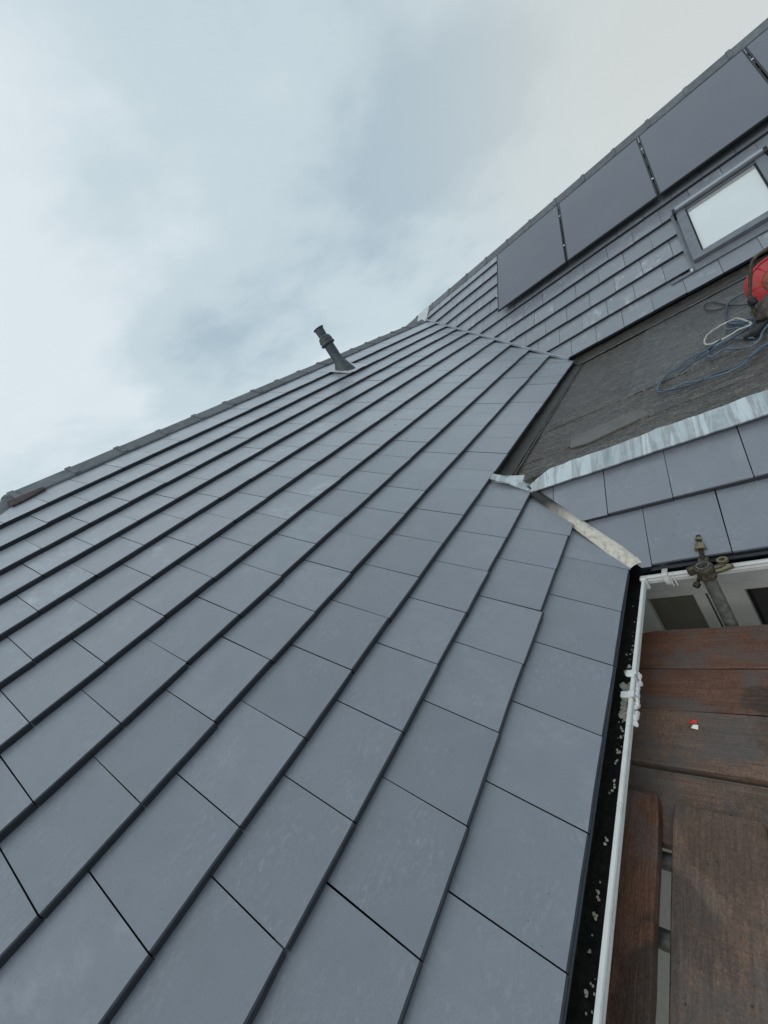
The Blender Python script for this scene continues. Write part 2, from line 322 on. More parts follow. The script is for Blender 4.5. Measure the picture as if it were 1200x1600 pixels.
p = Mat('red plastic wrapper', .3); p.color((.55, .03, .03)); M['wrap_red'] = p.m
p = Mat('white plastic wrapper', .35); p.color((.8, .8, .78)); M['wrap_white'] = p.m
p = Mat('grass', .95); v = p.coord(False); p.color(p.ramp(p.noise(v, .4, 8, .7), [(.3, (.045, .06, .025)), (.7, (.09, .11, .05))])); M['ground'] = p.m
p = Mat('beige paving', .85); v = p.coord(False); p.color(p.ramp(p.noise(v, 3, 7, .7), [(.3, (.30, .27, .22)), (.7, (.40, .365, .31))])).bump(p.noise(v, 120, 4), .4, .003); M['paving'] = p.m
p = Mat('blue grey slab', .8); v = p.coord(False); p.color(p.ramp(p.noise(v, 6, 6, .7), [(.3, (.20, .225, .23)), (.7, (.28, .305, .31))])); M['slab'] = p.m

# ------------------------------------------------------------------ ground
g = link('ground', mesh('ground', [(-1500, -1500, GROUND), (1500, -1500, GROUND), (1500, 1500, GROUND), (-1500, 1500, GROUND)], [(0, 1, 2, 3)]), M['ground']); tag(g, kind='structure')
g = MB().box((1, -1.2, GROUND + .05), (14, 7, .1)).build('paving', M['paving']); tag(g, kind='structure')

# ------------------------------------------------------------------ things: the two parts of the building
wing = empty('roof_wing', (1, 3.6, GROUND), 'house wing whose big slate grey tiled slope fills the left of the photo', 'house wing')
house = empty('house', (6.6, -1, GROUND), 'main house behind and right, grey tiled slopes above and below a flat felt roof', 'house')

def plane_part(name, pts, mat, parent, thick=.02, nrm=None):
    n = (Vector(pts[1]) - Vector(pts[0])).cross(Vector(pts[2]) - Vector(pts[0])).normalized()
    if n.z < 0: n = -n
    b = MB().prism(pts, (0, 0, 0), -n * thick); return b.build(name, mat, parent)

# decks (the dark underlay under the tiles)
YR = 4.30
SR = 4.30
wd = plane_part('roof_slope', [PA(-6.0, 0, -.045), PA(1.80, 0, -.045), PA(2.40, .62, -.045), PA(2.46, .93, -.045), PA(xvB(.93), .93, -.045), PA(xvB(4.28), 4.28, -.045), PA(.72, 4.28, -.045)], M['deck'], wing, .03)
hdB = plane_part('roof_slope', [PB(-4.0, 0.01, -.045), PB(yvB(.02), .01, -.045), PB(yvB(3.25), 3.25, -.045), PB(7.5, 3.25, -.045), PB(7.5, 3.5, -.045), PB(-4.0, 3.5, -.045)], M['deck'], house, .03)
hdC = plane_part('roof_slope', [PC(-3.0, 0, -.045), PC(yvC(0) - .03, 0, -.045), PC(yvC(.70) - .03, .70, -.045), PC(-3.0, .70, -.045)], M['deck'], house, .03)
tag(wd, 'large near slope with about thirteen courses of tiles'); tag(hdB, 'upper slope carrying the solar panels'); tag(hdC, 'short lower slope of two courses above the window')

# ------------------------------------------------------------------ tiles
def clip(poly, a, b, c):                    # keep a*x + b*s <= c
    out = []
    for i in range(len(poly)):
        p, q = poly[i], poly[(i + 1) % len(poly)]
        dp, dq = a * p[0] + b * p[1] - c, a * q[0] + b * q[1] - c
        if dp <= 0: out.append(p)
        if (dp < 0 < dq) or (dq < 0 < dp):
            t = dp / (dp - dq); out.append((p[0] + (q[0] - p[0]) * t, p[1] + (q[1] - p[1]) * t))
    return out
def area(p): return abs(sum(p[i][0] * p[(i + 1) % len(p)][1] - p[(i + 1) % len(p)][0] * p[i][1] for i in range(len(p)))) / 2
def tile_mesh(gl, wd_, L, chips):
    """a whole tile: local x along the course (0..wd_), y up the slope, z out; wedge lying on the one below"""
    top = lambda y: T * (1 - y / gl)
    r = random.Random(chips)
    xs = [0, wd_ * .33, wd_ * .66, wd_]
    v = []; f = []
    prof = [(0.0006, -.002, 1), (0.0, T - .0075, 0), (.0025, T - .0025, 0), (.0085, top(.0085), 0), (L, top(L), 0), (L, top(L) - .012, 0)]
    for x in xs:
        jig = r.uniform(-.0012, .0012)
        for i, (y, z, _) in enumerate(prof):
            v.append((x, y + (jig if i < 4 else 0), z))
    n = len(prof)
    for i in range(len(xs) - 1):
        for k in range(n): f.append((i * n + k, i * n + (k + 1) % n, (i + 1) * n + (k + 1) % n, (i + 1) * n + k))
    f.append(tuple(range(n))); f.append(tuple(range(len(xs) * n - 1, (len(xs) - 1) * n - 1, -1)))
    if chips % 3 == 0:                       # a worn corner
        c = r.uniform(.004, .009)
        k = (len(xs) - 1) * n if chips % 2 else 0; sgn = -1 if chips % 2 else 1
        for j in (0, 1, 2): v[k + j] = (v[k + j][0] + sgn * c * .5, v[k + j][1] + c * .4, v[k + j][2])
    me = mesh('tile', v, f)
    bm = bmesh.new(); bm.from_mesh(me); bmesh.ops.recalc_face_normals(bm, faces=bm.faces); bm.to_mesh(me); bm.free()
    return me
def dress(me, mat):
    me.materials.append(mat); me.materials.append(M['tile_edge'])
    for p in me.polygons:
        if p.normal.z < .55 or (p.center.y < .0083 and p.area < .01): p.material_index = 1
def poly_tile(poly, gl):
    top = lambda y: T * (1 - y / gl)
    n = len(poly); v = [(x, y, top(y)) for x, y in poly] + [(x, y, top(y) - (T + .001 if y < .02 else .016)) for x, y in poly]
    f = [tuple(range(n)), tuple(range(2 * n - 1, n - 1, -1))] + [(i, (i + 1) % n, n + (i + 1) % n, n + i) for i in range(n)]
    me = mesh('cut_tile', v, f); bm = bmesh.new(); bm.from_mesh(me); bmesh.ops.recalc_face_normals(bm, faces=bm.faces); bm.to_mesh(me); bm.free(); return me
GAP = .0037
def lay(P, axis, s0, h0, s1, h1, x0, x1, off, mat, parent, bounds, cache, rnd):
    """one course between slope distances s0 and s1; joints at W*(n+off) measured along +axis"""
    gl = s1 - s0; L = gl + .055; key = (round(gl, 3), mat.name)
    if key not in cache: cache[key] = [tile_mesh(gl, W - GAP, L, i) for i in range(7)]
    n0 = math.floor(x0 / W - off) - 1; n1 = math.ceil(x1 / W - off) + 1; cnt = 0
    for n in range(n0, n1):
        a = W * (n + off) + GAP / 2; b = a + W - GAP
        if b < x0 or a > x1: continue
        js = rnd.gauss(0, .0016); jh = rnd.uniform(0, .0028); tw = rnd.gauss(0, .0032)
        rect = [(a, s0), (b, s0), (b, s0 + L), (a, s0 + L)]
        pieces = bounds(rect, s0)
        for poly in pieces:
            if len(poly) < 3 or area(poly) < .0012: continue
            full = abs(area(poly) - (b - a) * L) < 1e-5
            O = P(a, s0 + js, h0 + jh); X = P(a + 1, s0, h0) - P(a, s0, h0)
            Y = (P(a, s1, h1) - P(a, s0, h0)).normalized(); Z = X.cross(Y)
            flip = Z.z < 0
            if flip:                         # keep a right-handed frame: start from the other side
                O = P(b, s0 + js, h0 + jh); X = -X; Z = X.cross(Y)
            Mx = Matrix(((X.x, Y.x, Z.x, O.x), (X.y, Y.y, Z.y, O.y), (X.z, Y.z, Z.z, O.z), (0, 0, 0, 1))) @ Matrix.Rotation(tw, 4, 'Z')
            if full: me = rnd.choice(cache[key])
            else:
                lp = [((b - x) if flip else (x - a), s - s0) for x, s in poly]
                me = poly_tile(lp, gl)
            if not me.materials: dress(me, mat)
            o = bpy.data.objects.new('roof_tile', me); COL.objects.link(o); o.matrix_basis = Mx; setparent(o, parent); cnt += 1
    return cnt
SA = [.0029, .3026, .5952, .8943, 1.2387, 1.574, 1.9139, 2.2469, 2.5781, 2.8905, 3.2034, 3.515, 3.8432, 4.1539]
HA = [.0001, .0053, .0051, -.0011, -.0098, -.0144, -.0139, -.011, -.0085, -.0076, -.0067, -.0052, -.0027, 0]
OA = [.967, .463, -.047, -.648, -1.04, -1.645, 3.754, 3.236, 3.758, 3.253, 4.674, 5.222, 5.71]
def line_bound(x_a, s_a, x_b, s_b, keep_less=True):
    # half plane left of the line x(s) through the two points
    k = (x_b - x_a) / (s_b - s_a); c = x_a - k * s_a
    return (1, -k, c) if keep_less else (-1, k, -c)
bvB = line_bound(xvB(1) - .012, 1, xvB(4) - .012, 4)
bvC = line_bound(xvC(0), 0, xvC(.62) - .005, .62)
hip = (-1, math.cos(AL), 3.50 - YA)          # x >= y - 3.5
def boundsA(k):
    def f(rect, s0):
        p = clip(rect, *hip)
        if p and k <= 1: p = clip(p, *bvC)
        elif p and k == 2: p = clip(p, 1, 0, 2.44)
        elif p: p = clip(p, *bvB)
        return [p] if p else []
    return f
rnd = random.Random(3); cache = {}; nA = 0
for k in range(13):
    x0 = -.75 if k < 6 else -.55
    xm = {0: xvC(.33), 1: xvC(.62), 2: 2.44}.get(k, xvB(SA[k] + .4))
    mt = M['tile'] if k < 6 else M['tile_mid']
    nA += lay(PA, 0, SA[k], HA[k], SA[k + 1] if k < 12 else SA[13], HA[k + 1], x0, xm, OA[k] % 1, mt, wd, boundsA(k), cache, rnd)
print('wing tiles', nA)
# main roof: joints at y = -W*(n+b)
SB = [G * k for k in range(12)]
OB = [.331, .896, .318, .83]
bB = line_bound(yvB(.0) - .02, 0, yvB(3) - .02, 3)
SKY0, SKY1, SKS0, SKS1 = -.755, .118, .24, 1.30
def boundsB(k):
    def f(rect, s0):
        if k < 10 or rect[0][0] < 4.1: ps = [clip(rect, *bB)]
        else: ps = [rect]
        if k >= 10: ps = [rect]
        out = []
        for p in ps:
            if not p: continue
            if 1 <= k <= 3:
                out.append(clip(p, -1, 0, -SKY1)); out.append(clip(p, 1, 0, SKY0))
            elif k == 0: out.append(clip(p, 0, 1, .30) if p[0][0] < SKY1 and p[0][0] > SKY0 - .3 else p)
            else: out.append(p)
        return [p for p in out if p]
    return f
cacheB = {}; nB = 0
for k in range(11):
    y1 = yvB(SB[k] + .37) if k < 10 else 6.3
    off = (-OB[k] if k < 4 else -OB[2 + k % 2]) % 1
    nB += lay(PB, 1, SB[k], 0, SB[k + 1], 0, -1.75, y1, off, M['tile_far'], hdB, boundsB(k), cacheB, rnd)
bC = line_bound(yvC(0) - .052, 0, yvC(.62) - .022, .62)
SC = [0, .3195, .64]
for k, off in ((0, -.167), (1, -.645)):
    nB += lay(PC, 1, SC[k], 0, SC[k + 1], 0, -1.2, yvC(SC[k] + .4), (-(-off)) % 1 if False else {0: -(-1.833) % 1, 1: -(-2.355) % 1}[k], M['tile'], hdC, lambda r_, s0: [p for p in [clip(r_, *bC)] if p], cacheB, rnd)
print('house tiles', nB)

# ------------------------------------------------------------------ back slopes, gable ends and walls (out of sight from here, but there)
bk = MB(); bk.add([(.9, YR + .02, 1.10), (8.2, YR + .02, 1.10), (11, 7.6, -1.1), (-2.4, 7.6, -1.1)], [(0, 1, 2, 3)]); o = bk.build('back_slope', M['deck'], wing)
bk = MB(); bk.add([(.66, 4.28, 1.0), (-6, .60 - 1.9, -2.2), (-4, 7.6, -1.3)], [(0, 1, 2)]); o = bk.build('hip_slope', M['deck'], wing)
bk = MB(); bk.add([(8.58, -4, 1.19), (8.58, 7.5, 1.19), (12, 7.5, -1.1), (12, -4, -1.1)], [(0, 1, 2, 3)]); bk.build('back_slope', M['deck'], house)
MB().box((-.6, 4.1, (GROUND - 1.5) / 2), (5.4, 6.2, -(GROUND + 1.5))).build('wall', M['wall'], wing)

# ------------------------------------------------------------------ ridge and hip tiles
def ridge_tile_mesh(L, leg_a, leg_b, drop_a, drop_b, th=.018):
    """local x along the ridge, apex at the origin; a raised collar at the x=0 end"""
    b = MB()
    def ring(x, e):
        o = [(-leg_a - e * .3, -drop_a + e), (-.022, .0 - .008 + e), (0, e), (.022, -.008 + e), (leg_b + e * .3, -drop_b + e)]
        i = [(leg_b, -drop_b - th), (0, -th - .004), (-leg_a, -drop_a - th)]
        return [(x, y, z) for y, z in o + i]
    xs = [(-.012, .011), (.032, .011), (.036, .001), (L * .5, 0), (L - .006, 0)]
    v = []; f = []; n = 8
    for x, e in xs: v += ring(x, e)
    for i in range(len(xs) - 1):
        for k in range(n): f.append((i * n + k, i * n + (k + 1) % n, (i + 1) * n + (k + 1) % n, (i + 1) * n + k))
    f.append(tuple(range(n))); f.append(tuple(range(len(xs) * n - 1, (len(xs) - 1) * n - 1, -1)))
    me = mesh('ridge_tile', v, f); bm = bmesh.new(); bm.from_mesh(me); bmesh.ops.recalc_face_normals(bm, faces=bm.faces); bm.to_mesh(me); bm.free()
    me.materials.append(M['ridge']); return me
rm = ridge_tile_mesh(.448, .145, .145, .108, .108)
def place(me, name, o, x, zhint, parent, jit=.003):
    x = Vector(x).normalized(); y = Vector(zhint).cross(x).normalized(); z = x.cross(y)
    o = Vector(o) + Vector((0, 0, rnd.uniform(-jit, jit))) + y * rnd.uniform(-jit, jit)
    Mx = Matrix(((x.x, y.x, z.x, o.x), (x.y, y.y, z.y, o.y), (x.z, y.z, z.z, o.z), (0, 0, 0, 1)))
    return link(name, me, None, parent, Mx)
xr = .74
while xr < 7.95:
    place(rm, 'ridge_tile', (xr, YR, 1.145), (1, rnd.uniform(-.004, .004), rnd.uniform(-.006, .006)), (0, 0, 1), wing); xr += .449
rmB = ridge_tile_mesh(.448, .168, .168, .110, .110)
yr = -.913 - .449 * 3
while yr < 7.0:
    place(rmB, 'ridge_tile', (8.585, yr, 1.292), (rnd.uniform(-.004, .004), 1, rnd.uniform(-.005, .005)), (0, 0, 1), house); yr += .4495
hd_ = Vector((-1, -1, -math.tan(AL))).normalized()
for i in range(5):
    place(rm, 'hip_tile', Vector((.70, 4.27, 1.125)) + hd_ * (.0 + .45 * i), hd_, (0, 0, 1), wing)
# mortar bedding under the first ridge tile
b = MB(); pts = [PA(.66, 4.11, .024), PA(.75, 4.12, .022), PA(.92, 4.175, .024), PA(.92, 4.20, .032), PA(.66, 4.20, .036)]
b.prism(pts, (0, 0, 0), (0, .03, -.05)); b.build('mortar_bedding', M['mortar'], wing)
MB().box((4.9, YR, 1.04), (6.6, .14, .09)).build('mortar_bed', M['mortar'], wing)
MB().box((8.585, 1, 1.20), (.14, 9.5, .08)).build('mortar_bed', M['mortar'], house)
# lead saddle where the wing's ridge runs into the main roof
b = MB(); sp = [(4.445, 3.36), (4.40, 3.56), (4.10, 3.575), (4.128, 3.336), (4.158, 3.13)]
b.prism([PB(y, s, .045) for y, s in sp], (0, 0, 0), (.012, 0, -.018)); b.build('lead_saddle', M['lead'], house)

# ------------------------------------------------------------------ upper valley strip
b = MB(); rows = []
for i in range(41):
    t = i / 40; zz = -.785 + t * (1.03 + .785)
    p = Vector((XB + (zz - ZB) / math.tan(BE), YA + (zz - ZA) / math.tan(AL), zz)); wob = .004 * math.sin(i * 1.3) + .003 * math.sin(i * .5)
    rows.append(p + Vector((0, 0, .052 + wob)))
d = (rows[-1] - rows[0]).normalized(); side = d.cross(Vector((0, 0, 1))).normalized()
v = []; f = []
for p in rows: v += [p - side * .019 - Vector((0, 0, .026)), p - side * .011, p + side * .011, p + side * .020 - Vector((0, 0, .026))]
for i in range(40):
    for k in range(3): f.append((i * 4 + k, i * 4 + k + 1, i * 4 + k + 5, i * 4 + k + 4))
b.add(v, f); b.build('valley_strip', M['valley_metal'], wing, True)

# lower valley: open cream liner between the two slopes
v = []; f = []; n = 24
for i in range(n + 1):
    t = i / n; zz = -1.325 + t * (.362); p = Vector((XC + (zz - ZC) / math.tan(CE), YA + (zz - ZA) / math.tan(AL), zz))
    wd2 = .062 - .034 * t; wob = .0025 * math.sin(i * 1.7)
    for k in range(9):
        u = k / 8; off = (u - .5) * (wd2 + .03); hgt = .030 + .014 * math.sin(math.pi * u) ** .8 + (.008 if u < .99 else 0) + wob * (1 if k % 2 else .3)
        v.append(p + Vector((.42, -.9, 0)).normalized() * (off + wd2 * .42) + Vector((0, 0, hgt)))
for i in range(n):
    for k in range(8): f.append((i * 9 + k, i * 9 + k + 1, (i + 1) * 9 + k + 1, (i + 1) * 9 + k))
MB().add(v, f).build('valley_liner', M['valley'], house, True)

# ------------------------------------------------------------------ flat felt roof
FZ = lambda x: -.893 + (x - 2.43) / (5.5 - 2.43) * .03
v = []; f = []
fr = MB().prism([(2.40, -3, FZ(2.40)), (5.62, -3, FZ(5.62)), (5.62, 1.5, FZ(5.62)), (2.40, 1.5, FZ(2.40))], (0, 0, -.004), (0, 0, -.12)).build('flat_roof', M['felt_dark'], house)
def sheet(x0, x1, y0, y1, lift, mat, seed, nx=18, ny=44):
    v = []; f = []; r = random.Random(seed)
    for i in range(nx + 1):
        for j in range(ny + 1):
            x = x0 + (x1 - x0) * i / nx; y = y0 + (y1 - y0) * j / ny
            if i in (0, nx): x += .006 * noise.noise(Vector((y * 5, seed, 0)))
            if j in (0, ny): y += .006 * noise.noise(Vector((x * 5, seed, 3)))
            z = FZ(x) + lift + .004 * noise.noise(Vector((x * 1.6, y * 1.2, seed))) + .0022 * noise.noise(Vector((x * 7, y * 3, seed)))
            v.append((x, y, z))
    m_ = ny + 1
    for i in range(nx):
        for j in range(ny): f.append((i * m_ + j, (i + 1) * m_ + j, (i + 1) * m_ + j + 1, i * m_ + j + 1))
    k = len(v); bnd = [(i, 0) for i in range(nx + 1)] + [(nx, j) for j in range(1, ny + 1)] + [(i, ny) for i in range(nx - 1, -1, -1)] + [(0, j) for j in range(ny - 1, 0, -1)]
    idx = [i * m_ + j for i, j in bnd]
    for q in idx: v.append((v[q][0], v[q][1], v[q][2] - .012))
    nb = len(idx)
    for q in range(nb): f.append((idx[q], idx[(q + 1) % nb], k + (q + 1) % nb, k + q))
    return MB().add(v, f).build('felt_sheet', mat, fr, True)
sheet(2.41, 2.74, -2.9, 1.47, .006, M['felt'], 1)
sheet(2.70, 3.34, -2.9, 1.47, .011, M['felt'], 2)
sheet(3.27, 5.60, .55, 1.47, .016, M['felt'], 3)
sheet(3.25, 5.60, -2.9, .62, .021, M['felt_blue'], 4)
# smooth wet repair patch
b = MB(); pp = [(2.87, .95), (2.89, .62), (2.86, .50), (2.71, .455), (2.68, .62), (2.625, .80), (2.66, .92)]
b.prism([(x, y, FZ(x) + .017) for x, y in pp], (0, 0, 0), (0, 0, -.01)); b.build('repair_patch', M['patch'], fr)
# fillets up to the two eaves
def fillet(pts_top, pts_bot, name='felt_upstand'):
    n = len(pts_top); v = []; f = []
    for a, c in zip(pts_top, pts_bot):
        a, c = Vector(a), Vector(c)
        for k in range(5):
            t = k / 4; q = a.lerp(c, t); q.z -= .014 * math.sin(math.pi * t); q += Vector((0, 0, .004 * noise.noise(q * 7))); v.append(q)
    for i in range(n - 1):
        for k in range(4): f.append((i * 5 + k, i * 5 + k + 1, i * 5 + k + 6, i * 5 + k + 5))
    return MB().add(v, f).build(name, M['felt_dark'], fr, True)
n = 40
fillet([(2.40 + 3.25 * i / n, 1.475, -.805) for i in range(n + 1)], [(2.40 + 3.1 * i / n, 1.30, FZ(2.4 + 3.1 * i / n) + .030) for i in range(n + 1)])
fillet([(5.655, 1.48 - 4.4 * i / n, -.772) for i in range(n + 1)], [(5.40 + .006 * math.sin(i), 1.33 - 4.3 * i / n, FZ(5.4) + .034) for i in range(n + 1)])
# thin raised welts of the seams
for p0, p1 in (((2.50, 1.285, FZ(2.5) + .024), (5.40, 1.285, FZ(5.4) + .034)), ((5.385, 1.28, FZ(5.4) + .036), (5.385, -2.9, FZ(5.4) + .036))):
    P0, P1 = Vector(p0), Vector(p1); pts = [P0.lerp(P1, i / 40) + Vector((.004 * noise.noise(Vector((i, 3, 1)) * .4), .004 * noise.noise(Vector((i, 7, 2)) * .4), 0)) for i in range(41)]
    MB().tube(pts, .0055, 6).build('felt_welt', M['felt_blue'], fr, True)
# zinc flashing along the top of the lower slope
v = []; f = []; ny = 170; nx = 8
for j in range(ny + 1):
    y = 1.165 - j * (1.165 + 1.6) / ny
    wv = .008 * noise.noise(Vector((y * 4, 2, 0))) + .007 * noise.noise(Vector((y * 11, 5, 0)))
    lo = .605 + .004 * noise.noise(Vector((y * 6, 9, 0))); hi = .745 + wv
    taper = min(1, max(0, (1.165 - y) / .16)); hi = lo + (hi - lo) * (.45 + .55 * taper)
    for i in range(nx + 1):
        t = i / nx; s = lo + (hi - lo) * t
        h = .046 - .020 * t + .0035 * noise.noise(Vector((y * 10, t * 3, 1))) + .003 * noise.noise(Vector((y * 25, t * 5, 4)))
        if t > .8: h -= .03 * (t - .8) / .2 * 0
        v.append(PC(y, s, h))
    v.append(PC(y, hi + .012, -.012)); 
m_ = nx + 2
for j in range(ny):
    for i in range(m_ - 1): f.append((j * m_ + i, j * m_ + i + 1, (j + 1) * m_ + i + 1, (j + 1) * m_ + i))
k = len(v)
for j in range(ny + 1): q = v[j * m_]; v.append(q + Vector((.004, 0, -.008)))
for j in range(ny): f.append((j * m_, (j + 1) * m_, k + j + 1, k + j))
zf = MB().add(v, f).build('zinc_flashing', M['zinc'], house, True)
# its dressed tail lapped over the wing's tiles
b = MB(); tp = [(2.375, .895), (2.43, .895), (2.45, .82), (2.46, .74), (2.53, .66), (2.46, .585), (2.37, .57), (2.295, .600), (2.325, .67), (2.35, .77), (2.36, .84)]
cpt = Vector((0, 0, 0)); vv = [PA(x, s, .046 + .006 * ((i % 2) * 2 - 1)) for i, (x, s) in enumerate(tp)]
cc = sum(vv, Vector()) / len(vv) + Vector((0, 0, .006)); vv.append(cc)
ff = [(i, (i + 1) % len(tp), len(tp)) for i in range(len(tp))]
k = len(vv); vv += [q - Vector((0, 0, .012)) for q in vv[:len(tp)]]; ff += [(i, (i + 1) % len(tp), k + (i + 1) % len(tp), k + i) for i in range(len(tp))]
b.add(vv, ff); b.build('flashing_tail', M['zinc'], house, True)

# ------------------------------------------------------------------ gutters
def gutter(name, parent, P, a0, a1, back, mitre):
    """P(along, out, z): out is measured from the lip towards the house"""
    lip = [(0.010, -1.338), (-.001, -1.338), (-.003, -1.343), (-.003, -1.349), (.009, -1.3495), (.009, -1.3555), (-.002, -1.357), (-.002, -1.366), (.009, -1.3675), (.009, -1.3735), (.002, -1.375), (.006, -1.386), (.030, -1.400), (.095, -1.404), (.118, -1.396), (.118, -1.34), (.114, -1.34)]
    inn = [(.0095, -1.342), (.008, -1.346), (.008, -1.382), (.018, -1.394), (.09, -1.396), (.112, -1.388), (.112, -1.342)]
    n = 16; out = []
    for pr, mat, nm in ((lip, M['white'], name), (inn, M['gutter_dirt'], 'gutter_lining')):
        v = []; f = []
        for i in range(n + 1):
            for o, z in pr:
                e1 = a1 + (o if mitre else 0)
                v.append(P(a0 + (e1 - a0) * i / n, o, z))
        k = len(pr)
        for i in range(n):
            for q in range(k - 1): f.append((i * k + q, i * k + q + 1, (i + 1) * k + q + 1, (i + 1) * k + q))
        out.append(MB().add(v, f).build(nm, mat, parent if nm == name else out[0]))
    return out[0]
gA = gutter('gutter', wing, lambda a, o, z: Vector((a, .600 + o, z)), -1.5, 1.797, .12, True)
gC = gutter('gutter', house, lambda a, o, z: Vector((1.797 + o, a, z)), -1.8, .600, .12, True)
tag(gA, 'gutter under the big near slope, half full of black dirt'); tag(gC, 'short white ribbed gutter over the window')
# droppings of mortar in the trough
blobs = [(1.406, .646), (1.377, .648), (1.302, .647), (1.265, .658), (1.181, .644), (1.15, .648), (1.072, .654), (1.05, .65), (1.008, .652), (.975, .653), (.926, .657), (.884, .656), (.814, .653), (.788, .656), (.63, .661), (.504, .66), (.457, .663), (.377, .662), (.299, .661)]
b = MB(); rr = random.Random(4)
for i, (x, y) in enumerate(blobs):
    big = {4: .026, 5: .022, 6: .020, 7: .014, 2: .012, 3: .013, 10: .008, 11: .009, 17: .006}.get(i, .0075)
    for q in range(7 if big > .015 else 3):
        c = Vector((x + rr.gauss(0, big * .9), y - .006 + rr.gauss(0, big * .35), -1.391)); r0 = big * rr.uniform(.35, .75)
        bm = bmesh.new(); bmesh.ops.create_icosphere(bm, subdivisions=1, radius=r0)
        for vv in bm.verts: vv.co = Vector((vv.co.x * rr.uniform(.8, 1.3), vv.co.y * rr.uniform(.7, 1.2), vv.co.z * .5)) * rr.uniform(.8, 1.15)
        bm.verts.index_update(); b.add([c + vv.co for vv in bm.verts], [tuple(x_.index for x_ in fc.verts) for fc in bm.faces]); bm.free()
for i in range(70):
    c = Vector((rr.uniform(.2, 1.7), rr.uniform(.615, .665), -1.393)); r0 = rr.uniform(.001, .0028)
    b.box(c, (r0 * 2, r0 * 1.6, r0))
o = b.build('mortar_droppings', M['crumb'], gA, True); tag(o, kind='stuff')
# union bracket with smeared sealant on the near gutter
def clipband(parent, P, a, wdt=.018):
    pr = [(.013, -1.346), (.013, -1.333), (-.007, -1.333), (-.008, -1.372), (-.004, -1.392), (.006, -1.408), (.03, -1.410)]
    v = []; f = []
    for e in (a - wdt / 2, a + wdt / 2):
        for o, z in pr: v.append(P(e, o, z))
    k = len(pr)
    for q in range(k - 1): f.append((q, q + 1, k + q + 1, k + q))
    b = MB().add(v, f); ins = [P(e, o + .0015, z - .0015) for e in (a - wdt / 2, a + wdt / 2) for o, z in pr]
    return b
PAg = lambda a, o, z: Vector((a, .600 + o, z)); PCg = lambda a, o, z: Vector((1.797 + o, a, z))
jt = MB(); 
b = clipband(gA, PAg, 1.115, .026); b.bbox((1.115, .622, -1.340), (.026, .035, .008), .002); b.build('gutter_clip', M['white'], gA)
b = clipband(gA, PAg, 1.215, .02); b.bbox((1.215, .620, -1.342), (.020, .028, .007), .002); b.bbox((1.208, .612, -1.334), (.03, .03, .012), .004)
b.build('gutter_clip', M['white'], gA)
b = MB(); rr = random.Random(9)
for i in range(34):
    x = 1.235 - i * .0065; c = Vector((x + rr.gauss(0, .002), .595 + rr.gauss(0, .0015), -1.372 + rr.gauss(0, .007))); r0 = rr.uniform(.006, .0105)
    bm = bmesh.new(); bmesh.ops.create_icosphere(bm, subdivisions=2, radius=r0)
    bm.verts.index_update(); b.add([c + Vector((vv.co.x * 1.2, vv.co.y * .7, vv.co.z * 1.3)) * (1 + .25 * noise.noise(vv.co * 160 + c * 9)) for vv in bm.verts], [tuple(x_.index for x_ in fc.verts) for fc in bm.faces]); bm.free()
b.build('sealant', M['sealant'], gA, True)
b = clipband(gC, PCg, .515, .022); b.bbox((1.808, .515, -1.334), (.05, .024, .006), .002); b.build('gutter_clip', M['white'], gC)
b = MB(); 
for y in (.485, .500): b.box((1.794, y, -1.372), (.006, .004, .07))
b.bbox((1.792, .607, -1.345), (.03, .028, .022), .005); b.bbox((1.786, .603, -1.375), (.02, .02, .05), .004); b.build('gutter_corner', M['white'], gC)
# dark strips the first courses rest on
MB().box((.15, .690, -1.325), (3.4, .045, .03)).build('eave_strip', M['eave'], wing)
MB().box((1.872, -.6, -1.332), (.045, 2.35, .03)).build('eave_strip', M['eave'], house)

# ------------------------------------------------------------------ wall with window under the lower slope
XW = 2.05
MB().box((XW + 2.0, -1.2, (GROUND - 1.45) / 2), (3.6, 4.6, -(GROUND + 1.45))).build('wall', M['wall'], house)
MB().box((1.98, -1.2, -1.43), (.14, 4.2, .02)).build('soffit', M['frame_shaded'], house)
MB().box((XW + .08, .95, -3.2), (.3, .28, 3.2)).build('wall', M['wall'], house)
win = MB().box((XW + .09, -.55, -2.2), (.04, 2.75, 1.16)).build('window', M['frame_shaded'], house)
b = MB(); b.bbox((XW + .01, -.55, -1.545), (.09, 2.9, .125), .004); b.bbox((XW + .006, -.55, -1.640), (.06, 2.8, .05), .004)
b.bbox((XW + .004, .77, -2.2), (.05, .09, 1.18), .004)
b.bbox((XW + .004, .483, -2.2), (.05, .052, 1.18), .004); b.bbox((XW + .012, .375, -2.2), (.05, .15, 1.18), .004)
b.bbox((XW + .004, -1.0, -2.2), (.05, .09, 1.18), .004)
b.build('window_frame', M['frame_shaded'], win)
MB().box((XW + .045, .62, -2.2), (.03, .23, 1.12)).build('pane', M['pane_brown'], win)
MB().box((XW + .045, -.35, -2.2), (.03, 1.3, 1.12)).build('pane', M['dark_glass'], win)
win['label'] = 'white framed window under the short gutter'

